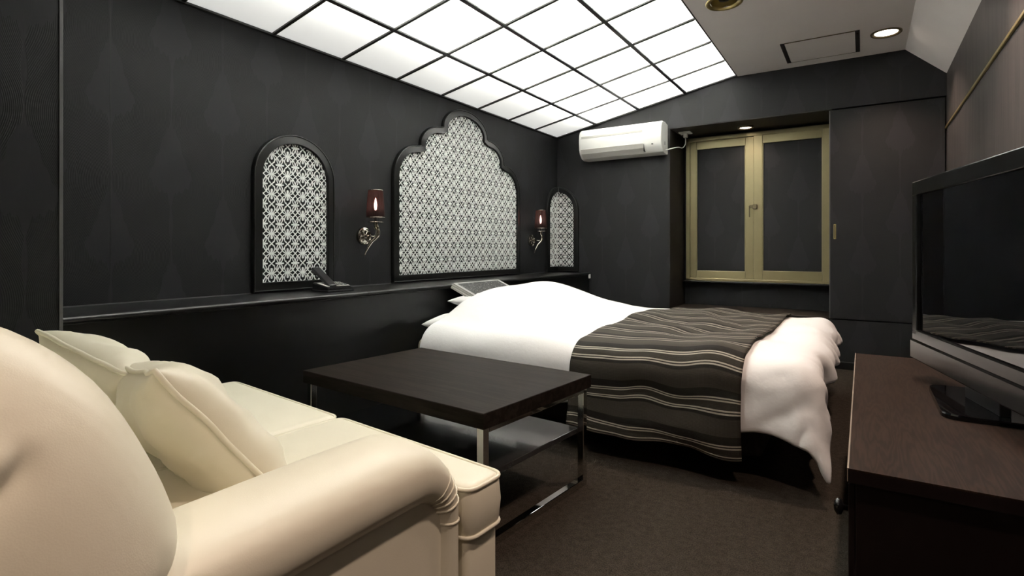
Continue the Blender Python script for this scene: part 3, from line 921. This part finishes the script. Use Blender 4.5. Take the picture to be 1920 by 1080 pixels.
def drape(p, q, px0, P, Q0, Q1, ztop, rad, zmin):
    """cloth over a box: p along X (free beyond P), q along Y (free beyond Q0 / Q1)"""
    dx = max(p - P, 0.0); dy = (q - Q1) if q > Q1 else ((q - Q0) if q < Q0 else 0.0)
    x = min(p, P); y = min(max(q, Q0), Q1); r = math.hypot(dx, dy)
    if r < 1e-9: return x, y, ztop, 0.0
    ux, uy = dx / r, dy / r
    arc = rad * PI / 2
    if r < arc: a = r / rad; out = rad * math.sin(a); dz = rad * (1 - math.cos(a))
    else:
        fl = 0.10 + 0.17 * (2 * abs(ux * uy)) ** 1.3          # the stiff corner flares out
        out = rad + fl * (r - arc); dz = rad + (r - arc) * math.sqrt(1 - fl * fl)
    return x + ux * out, y + uy * out, max(ztop - dz, zmin), r

def hump(x, y):
    g = 0.0
    g += 0.192 * math.exp(-((x + 1.84) / (0.30 if x < -1.84 else 0.37)) ** 2) * math.exp(-((y - 3.06) / 0.62) ** 4)
    g += 0.03 * math.exp(-((x + 1.2) / 0.35) ** 2 - ((y - 3.1) / 0.5) ** 2)
    return g
def duvet_pt(p, q, lift=0.0):
    P, Q0, Q1 = BX1 + 0.070, BY0 - 0.0, BY1 + 0.0
    x, y, z, r = drape(p, q, BX0, P, Q0, Q1, 0.470, 0.11, 0.07)
    f = 1.0 if r < 1e-9 else max(0.0, 1 - r / 0.25)
    z += hump(x, y) * f
    nz = noise.noise(Vector((p * 2.6, q * 2.6, 0.3))) * 0.026 + noise.noise(Vector((p * 5.2, q * 3.6, 4.0))) * 0.018 * max(0.0, min(1.0, (p + 1.6) / 0.5))
    foot = max(0.0, min(1.0, (p + 0.9) / 0.5))
    z += nz * (0.7 + 0.6 * foot)
    if r > 0:   # folds in the hanging part
        w_ = min(1.0, r / 0.22); w_ = w_ * w_ * (3 - 2 * w_)
        ux = max(p - P, 0.0) / r; uy = ((q - Q1) if q > Q1 else min(q - Q0, 0.0)) / r
        n1 = noise.noise(Vector((p * 2.2, q * 4.2, 7.0))) + 0.5 * noise.noise(Vector((p * 5.0, q * 9.0, 2.0)))
        calm = 1.0 - min(1.0, 1.5 * min(abs(ux), abs(uy)))
        amp = 0.055 * w_ * (0.25 + 0.75 * foot) * (0.25 + 0.75 * calm)
        x += ux * amp * n1; y += uy * amp * n1 * 0.8
        z += 0.012 * w_ * noise.noise(Vector((p * 7, q * 7, 5.0)))
        cr = (1 - abs(noise.noise(Vector((p * 4.5 + q * 3, q * 6.5 - p * 3, 1.0)))) * 2.2)
        cr = max(0.0, cr) ** 3 * 0.018 * w_ * (0.15 + 0.85 * calm) * max(0.0, min(1.0, (p + 0.37) / 0.10))
        x -= ux * cr; y -= uy * cr; z -= cr * 0.3 * (1 - w_)
    return Vector((x, y, z + lift))
bm = bm_new()
NX, NY = 96, 96
p0, p1, q0, q1 = -2.02, BX1 + 0.035 + 0.40, BY0 - 0.335, BY1 + 0.30
vs = [[None] * (NY + 1) for _ in range(NX + 1)]
for i in range(NX + 1):
    for j in range(NY + 1):
        fi, fj = i / NX, j / NY
        q = q0 + (q1 - q0) * fj
        head = p0 + 0.05 * max(0, (BY0 + 0.12 - q)) / 0.45 + 0.02 * math.sin(q * 6)
        pe = BX1 + 0.070 + 0.190 + 0.125 * max(0.0, min(1.0, (BY0 + 0.75 - q) / 1.1)) ** 1.0
        p = head + (pe - head) * fi
        vs[i][j] = bm.verts.new(duvet_pt(p, q))
for i in range(NX):
    for j in range(NY): bm.faces.new((vs[i][j], vs[i + 1][j], vs[i + 1][j + 1], vs[i][j + 1]))
dv = part('duvet', bm, 'cotton', None, smooth=True, label='puffy white duvet spread over the bed and hanging at the foot', cat='duvet', origin=(-1.2, 3.05, 0.39))
md = dv.modifiers.new('thickness', 'SOLIDIFY'); md.thickness = 0.035; md.offset = -1
md = dv.modifiers.new('round', 'SUBSURF'); md.levels = 1; md.render_levels = 1

# striped runner lying over the duvet
bm = bm_new()
uvl = bm.loops.layers.uv.new('UVMap')
rp0, rp1 = -1.085, -0.378
rq0, rq1 = BY0 - 0.425, BY1 + 0.20
NX, NY = 48, 150
vs = []; uv = {}
for i in range(NX + 1):
    row = []
    for j in range(NY + 1):
        p = rp0 + (rp1 - rp0) * i / NX; q = rq0 + (rq1 - rq0) * j / NY
        v = duvet_pt(p, q)
        # push out along the local normal
        e = 0.004
        n = (duvet_pt(p + e, q) - duvet_pt(p - e, q)).cross(duvet_pt(p, q + e) - duvet_pt(p, q - e)).normalized()
        top = max(0.0, min(1.0, (q - BY0 - 0.1) / 0.3))
        ripple = 0.009 * top * math.sin(p * 12 + 6 * noise.noise(Vector((p * 1.5, q * 1.5, 9)))) 
        v = v + n * (0.014 + max(ripple, -0.004))
        b_ = bm.verts.new(v); uv[b_] = (p, q); row.append(b_)
    vs.append(row)
for i in range(NX):
    for j in range(NY):
        f = bm.faces.new((vs[i][j], vs[i + 1][j], vs[i + 1][j + 1], vs[i][j + 1]))
        for l in f.loops: l[uvl].uv = uv[l.vert]
rn = part('bed_runner', bm, 'runner_cloth', None, smooth=True, label='brown striped bed runner lying across the white duvet', cat='bed runner', origin=(-0.73, 3.05, 0.5))
md = rn.modifiers.new('thickness', 'SOLIDIFY'); md.thickness = 0.005; md.offset = 1

# ================================================================== COFFEE TABLE
tb = thing('coffee_table', (-1.352, 1.632, 0), 'dark wood coffee table with chrome legs and a lower shelf', 'coffee table', rotz=math.radians(-5.0))
TX, TY, TZ = 0.465, 0.312, 0.412
part('table_top', mkbox(-TX, TX, -TY, TY, TZ - 0.048, TZ, bev=0.0025), 'table_wood', tb, world=False)
lw = 0.026
for sx in (-1, 1):
    xo = sx * (TX - 0.012); x0, x1 = min(xo, xo - sx * lw), max(xo, xo - sx * lw)
    for sy in (-1, 1):
        yo = sy * (TY - 0.012); y0, y1 = min(yo, yo - sy * lw), max(yo, yo - sy * lw)
        part('leg', mkbox(x0, x1, y0, y1, 0.0, TZ - 0.048, bev=0.002), 'chrome', tb, world=False)
    part('floor_rail', mkbox(x0, x1, -TY + 0.012 + lw, TY - 0.012 - lw, 0.0, lw, bev=0.002), 'chrome', tb, world=False)
    part('top_rail', mkbox(x0, x1, -TY + 0.012 + lw, TY - 0.012 - lw, TZ - 0.066, TZ - 0.0485, bev=0.002), 'chrome', tb, world=False)
part('shelf', mkbox(-TX + 0.042, TX - 0.042, -TY + 0.02, TY - 0.02, 0.190, 0.210, bev=0.002), 'smoked_shelf', tb, world=False)
part('shelf_bracket', mkbox(TX - 0.043, TX - 0.037, -TY + 0.02, -TY + 0.034, 0.19, 0.21), 'chrome', tb, world=False)

# ================================================================== SOFA
SW, AWD, SHY, SHX = 1.30, 0.20, 0.058, 0.060
sf = thing('sofa', (-0.660, 1.000, 0), 'cream leather two seat sofa with rolled arms facing the coffee table', 'sofa', rotz=math.radians(-3.5))
# base
bm = mkbox(-SW + 0.05, -0.05, -0.93, -0.13, 0.05, 0.288)
box(bm, -SW + 0.010, -0.010, -0.112, -0.012, 0.05, 0.288, bev=0.012, seg=3)
for v in bm.verts: v.co.y -= v.co.x * SHY
part('base', bm, 'leather', sf, world=False, smooth=True, auto=35)
bm = bm_new()
for fx in (-0.08, -SW + 0.08):
    for fy in (-0.08, -0.9):
        part('sofa_foot', lathe(bm_new(), [(0.0, 0.0), (0.022, 0.0), (0.028, 0.06), (0.0, 0.06)], 14, (fx, fy, 0), 'z'), 'black_plastic', sf, world=False, smooth=True, auto=40)

def round_poly(pts, r, n=5):
    out = []
    m = len(pts)
    for i in range(m):
        p0, p1, p2 = Vector(pts[i - 1]), Vector(pts[i]), Vector(pts[(i + 1) % m])
        a = (p0 - p1).normalized(); c = (p2 - p1).normalized()
        s_, e_ = p1 + a * r, p1 + c * r
        for k in range(n + 1):
            t = k / n
            q = s_ * (1 - t) ** 2 + p1 * 2 * t * (1 - t) + e_ * t * t
            out.append((q.x, q.y))
    return out
def dense(pts, step=0.03):
    out = []
    for i in range(len(pts)):
        a, c = Vector(pts[i]), Vector(pts[(i + 1) % len(pts)])
        n = max(1, int((c - a).length / step))
        for k in range(n): q = a + (c - a) * k / n; out.append((q.x, q.y))
    return out
def seat_cushion(mirror):
    mid = -0.625 if not mirror else -SW + 0.625
    po = [(mid + 0.005, -0.66), (-AWD + 0.008, -0.66), (-AWD + 0.008, -0.120), (0.0, -0.120), (0.0, 0.0), (mid + 0.005, 0.0)]
    po = dense(round_poly(po, 0.034, 8))
    if mirror: po = [(-SW - x, y) for x, y in po][::-1]
    po = [(x, y - x * SHY) for x, y in po]
    z0, z1 = 0.290, 0.398
    bm = bm_new(); rings = []
    for o, z in ((0.016, z0), (0.005, z0 + 0.004), (0.0, z0 + 0.014), (-0.004, (z0 + z1) / 2), (0.0, z1 - 0.014), (0.004, z1 - 0.004), (0.012, z1 + 0.001), (0.022, z1 + 0.003)):
        lp = offset2d(po, o)
        rings.append([(x, y, z) for x, y in lp])
    loft(bm, rings)
    bmesh.ops.triangulate(bm, faces=[f for f in bm.faces if len(f.verts) > 4])
    c = part('seat_cushion', bm, 'leather', sf, world=False, smooth=True, auto=50)
    for z in (z1 - 0.004, z0 + 0.006):
        lp = offset2d(po, 0.001)
        part('piping', tube(bm_new(), [(x, y, z) for x, y in lp], 0.0045, 8, closed=True), 'leather', c, world=False, smooth=True)
seat_cushion(False); seat_cushion(True)

def arm(mirror):
    mx = (lambda x: -SW - x) if mirror else (lambda x: x)
    sh = (lambda p: Vector((p[0], p[1] - p[0] * SHY, p[2]))) if mirror else (lambda p: Vector((p[0] + (-0.15 - p[1]) * SHX, p[1], p[2])))
    # inner block with the inset outer side panel
    bm = bm_new()
    pr = [(-0.90, 0.05), (-0.165, 0.05), (-0.165, 0.36)]
    for k in range(1, 7):
        a = k / 6 * PI / 2
        pr.append((-0.235 + 0.07 * math.cos(a), 0.36 + 0.062 * math.sin(a)))
    pr += [(-0.60, 0.418), (-0.90, 0.400)]
    x0, x1 = mx(-0.185), mx(-0.028)
    prism(bm, pr, lambda a, c: sh((x0, a, c)), lambda a, c: sh((x1, a, c)))
    sp_ = part('side_panel', bm, 'leather', sf, world=False)
    part('welt', tube(bm_new(), [sh((mx(-0.026), a, c)) for a, c in pr[1:]], 0.0032, 6), 'leather', sp_, world=False, smooth=True)
    # rolled pad: sweeps along the top and turns down the front
    path = [(-0.90, 0.452), (-0.80, 0.455), (-0.65, 0.458), (-0.50, 0.460), (-0.38, 0.461), (-0.29, 0.460)]
    for k in range(1, 11):
        a = PI / 2 * (1 - k / 10)
        path.append((-0.262 + 0.112 * math.cos(a), 0.346 + 0.114 * math.sin(a)))
    path += [(-0.150, 0.30), (-0.150, 0.22), (-0.150, 0.13), (-0.150, 0.055)]
    rings = []
    n = len(path); ns = 28
    for i, (y, z) in enumerate(path):
        y0, z0 = path[max(i - 1, 0)]; y1, z1 = path[min(i + 1, n - 1)]
        ty, tz = y1 - y0, z1 - z0; L = math.hypot(ty, tz); ty /= L; tz /= L
        ny, nz = -tz, ty           # outward normal (up on top, towards the front later)
        if nz < -0.01: pass
        down = min(1, max(0, (i - 6) / 9))
        hw = 0.103 * (1 - down) + 0.094 * down; hh = 0.062 * (1 - down) + 0.030 * down
        pl = 0.0
        ring = []
        for k in range(ns):
            a = 2 * PI * k / ns
            cx, cy = math.cos(a), math.sin(a)
            ex = abs(cx) ** 0.8 * (1 if cx > 0 else -1); ey = abs(cy) ** 0.8 * (1 if cy > 0 else -1)
            ring.append(sh((mx(-0.100 + (hw + pl) * ex), y - ny * (hh + pl) * -ey * 1.0, z + nz * (hh + pl) * ey)))
        rings.append(ring)
    bm = bm_new(); loft(bm, rings)
    a_ = part('arm_roll', bm, 'leather', sf, world=False, smooth=True, auto=60)
    for i_, t_ in ((10, 0.35), (11, 0.6), (12, 0.75), (13, 0.9), (15, 1.0)):
        ctr_ = sh((mx(-0.100), path[i_][0], path[i_][1]))
        rg = [Vector(ctr_) + (Vector(p) - Vector(ctr_)) * 1.004 for p in rings[i_]]
        part('pleat', tube(bm_new(), rg, 0.0022 * t_ + 0.0006, 6, closed=True), 'leather', a_, world=False, smooth=True)
    return a_
arm(False); arm(True)

# backrest: rounded profile swept across, domed ends
bp = smooth_path([(0, -0.600, 0.30), (0, -0.612, 0.42), (0, -0.640, 0.52), (0, -0.672, 0.62), (0, -0.732, 0.735), (0, -0.818, 0.808), (0, -0.915, 0.828), (0, -0.990, 0.795), (0, -1.030, 0.70), (0, -1.040, 0.5), (0, -1.035, 0.25), (0, -1.02, 0.055)], 5)
prof = [(p.y, p.z) for p in bp] + [(-0.62, 0.055)]
cy_ = -0.86; cz_ = 0.42
bm = bm_new(); rings = []
xa, xb = -SW + 0.03, 0.095
D = 0.17
sec = []
for k in range(0, 17):
    d = D * (1 - math.cos(PI / 2 * k / 16))
    sec.append((d, max(0.05, (1 - (1 - d / D) ** 2.6)) ** (1 / 2.6)))
xsx = [(xb - d, s_) for d, s_ in sec] + [(xb - 0.45, 1.0), (xb - 0.62, 1.0), (xa + 0.45, 1.0)] + [(xa + d, s_) for d, s_ in sec[::-1]]
xsx = sorted(xsx, key=lambda t: -t[0])
for x, s_ in xsx:
    low = lambda z: (lambda t: t * t * (3 - 2 * t))(max(0.0, min(1.0, (0.57 - z) / 0.17)))
    rings.append([(x - 0.13 * low(z) * max(0.0, min(1.0, (x + 0.25) / 0.25)), cy_ + (y - cy_) * s_, max(0.055, cz_ + (z - cz_) * s_)) for y, z in prof])
loft(bm, rings)
bmesh.ops.triangulate(bm, faces=[f for f in bm.faces if len(f.verts) > 4])
# a pinched fold in the leather of the end
mt_ = MW[sf.name].inverted()
g0, g1 = mt_ @ Vector((-0.650, 0.186, 0.697)), mt_ @ Vector((-0.636, 0.140, 0.655))
es = [e for e in bm.edges if min((v.co - g0).length for v in e.verts) < 0.12]
bmesh.ops.subdivide_edges(bm, edges=es, cuts=4, use_grid_fill=True)
bm.normal_update()
for v in bm.verts:
    ab = g1 - g0; t_ = max(0.0, min(1.3, (v.co - g0).dot(ab) / ab.length_squared)); d_ = (v.co - (g0 + ab * t_)).length
    if d_ < 0.06 and v.co.x > -0.1:
        up_ = (v.co - (g0 + ab * t_)).z
        k_ = min(1, t_ * 3 + 0.15)
        v.co += Vector((0.9, 0.2, 0.3)) * k_ * (0.007 * math.exp(-((d_ - 0.012 if up_ > 0 else d_ + 0.02) / 0.014) ** 2) - 0.005 * math.exp(-(d_ / 0.010) ** 2) - (0.005 * math.exp(-(d_ / 0.025) ** 2) if up_ < 0 else 0))
nv = [v for v in bm.verts if (v.co - g0).length < 0.11 and v.co.x > -0.1]
for _ in range(5): bmesh.ops.smooth_vert(bm, verts=nv, factor=0.5, use_axis_x=True, use_axis_y=True, use_axis_z=True)
br = part('backrest', bm, 'leather', sf, world=False, smooth=True, auto=70)
# ---- throw cushions on the sofa
def frame(o, xdir, ydir):
    x = Vector(xdir).normalized(); y = Vector(ydir); y = (y - x * y.dot(x)).normalized(); z = x.cross(y)
    m = Matrix((x, y, z)).transposed().to_4x4(); m.translation = Vector(o); return m
def cushion_from(tr, tl, br_, label, H=0.16, size=0.40, seed=0):
    """corners: top right, top left, bottom right (seen from the sofa's back)"""
    tr, tl, br_ = Vector(tr), Vector(tl), Vector(br_)
    c = (tl + br_) / 2
    mt = frame(c, tr - tl, tr - br_)
    return place_pillow('throw_cushion', mt, (tr - tl).length * 1.0, (tr - br_).length, H, 'leather', label, 'cushion', 'cream cushions on the sofa', piping=True, conc=0.07, ex=0.55, wr=0.007, seed=seed, pk=0.010)
cushion_from((-1.035, 0.470, 0.672), (-1.405, 0.560, 0.625), (-0.975, 0.695, 0.362), 'cream leather cushion with piped edges beside the near sofa arm', seed=3)
cushion_from((-1.350, 0.535, 0.625), (-1.695, 0.487, 0.694), (-1.345, 0.755, 0.385), 'cream leather cushion with piped edges leaning behind the other', seed=7, H=0.14)

# ================================================================== TV BOARD
TBX0, TBX1, TBY0, TBY1, TBZ = -0.024, R - 0.004, 1.275, 2.705, 0.450
bd = thing('tv_board', ((TBX0 + TBX1) / 2, (TBY0 + TBY1) / 2, 0), 'low dark walnut board carrying the television', 'tv board')
part('board_top', mkbox(TBX0, TBX1, TBY0, TBY1, TBZ - 0.003, TBZ), 'board_wood', bd)
part('top_slab', mkbox(TBX0, TBX1, TBY0, TBY1, TBZ - 0.028, TBZ - 0.003), 'board_body', bd)
part('edge_highlight', mkbox(TBX0 - 0.0015, TBX0 + 0.0014, TBY0, TBY1, TBZ - 0.026, TBZ + 0.0006), 'edge_highlight', bd)  # bevel highlight painted as a thin pale strip
bm = bm_new()
box(bm, TBX0 + 0.012, TBX1, TBY0 + 0.010, TBY1 - 0.010, 0.04, TBZ - 0.0285, bev=0.002)
box(bm, TBX0 + 0.04, TBX1, TBY0 + 0.02, TBY1 - 0.02, 0.0, 0.04)
part('carcass', bm, 'board_body', bd)
for k in range(3):
    y0 = TBY0 + 0.014 + k * (TBY1 - TBY0 - 0.028) / 3; y1 = y0 + (TBY1 - TBY0 - 0.028) / 3 - 0.004
    d = part('drawer_front', mkbox(TBX0 + 0.0, TBX0 + 0.0118, y0, y1, 0.05, TBZ - 0.034, bev=0.002), 'board_body', bd)
    if k: continue
    bm = bm_new(); yc = y0 + 0.10
    lathe(bm, [(0.006, 0.0), (0.006, -0.010), (0.016, -0.014), (0.018, -0.022), (0.010, -0.028), (0.001, -0.029)], 18, (TBX0, yc, 0.325), 'x')
    part('knob', bm, 'black_gloss', d, smooth=True)

# ================================================================== TELEVISION
tvr = math.radians(13.0)
tl = Vector((0.160, 2.345, 0))                     # far left foot of the screen
dirv = Vector((math.sin(tvr), -math.cos(tvr), 0))  # along the screen towards the camera
TW_, TH_ = 0.88, 0.605
ctr = tl + dirv * (TW_ / 2)
tv = thing('television', (ctr.x, ctr.y, TBZ), 'black flat screen television standing on the walnut board', 'television',
           mat=Matrix.Translation((ctr.x, ctr.y, TBZ)) @ Matrix((( dirv.x, dirv.y * -1, 0, 0), (dirv.y, dirv.x, 0, 0), (0, 0, 1, 0), (0, 0, 0, 1))))
# local: x along the screen, -y?  front side is local +/-y; sign fixed below
fr = -1 if (MW[tv.name].to_3x3() @ Vector((0, 1, 0))).x > 0 else 1
def tbox(bm, x0, x1, d0, d1, z0, z1, **k):
    y0, y1 = sorted((fr * d0, fr * d1)); return box(bm, x0, x1, y0, y1, z0, z1, **k)
zb = 0.062
bm = bm_new()
hx = TW_ / 2
tbox(bm, -hx, hx, -0.045, 0.0, zb, zb + TH_, bev=0.006)
part('shell', bm, 'black_plastic', tv, world=False)
bm = bm_new()
tbox(bm, -hx, hx, 0.0, 0.016, zb + TH_ - 0.048, zb + TH_, bev=0.004)
tbox(bm, -hx, -hx + 0.042, 0.0, 0.016, zb + 0.08, zb + TH_ - 0.044, bev=0.004)
tbox(bm, hx - 0.042, hx, 0.0, 0.016, zb + 0.08, zb + TH_ - 0.044, bev=0.004)
tbox(bm, -hx, hx, 0.0, 0.016, zb + 0.062, zb + 0.10, bev=0.004)
part('bezel', bm, 'black_bar', tv, world=False)
bm = bm_new(); tbox(bm, -hx, hx, 0.0, 0.022, zb, zb + 0.064, bev=0.004)
sb = part('speaker_bar', bm, 'black_bar', tv, world=False)
bm = bm_new(); tbox(bm, -hx + 0.04, hx - 0.04, 0.0, 0.006, zb + 0.098, zb + TH_ - 0.044)
part('screen', bm, 'screen_glass', tv, world=False)
bm = bm_new(); tbox(bm, -0.10, 0.10, -0.035, -0.01, 0.012, zb + 0.05, bev=0.004)
part('stand_neck', bm, 'black_plastic', tv, world=False)
bm = bm_new()
po = round_poly([(0.172, 1.775), (0.420, 1.775), (0.420, 2.150), (0.172, 2.150)], 0.05)
loft(bm, [[(x, y, TBZ + 0.0005) for x, y in po], [(x, y, TBZ + 0.010) for x, y in po], [(x * 0.99 + 0.003, y * 0.998 + 0.004, TBZ + 0.014) for x, y in po]])
part('stand_base', bm, 'black_gloss', tv)
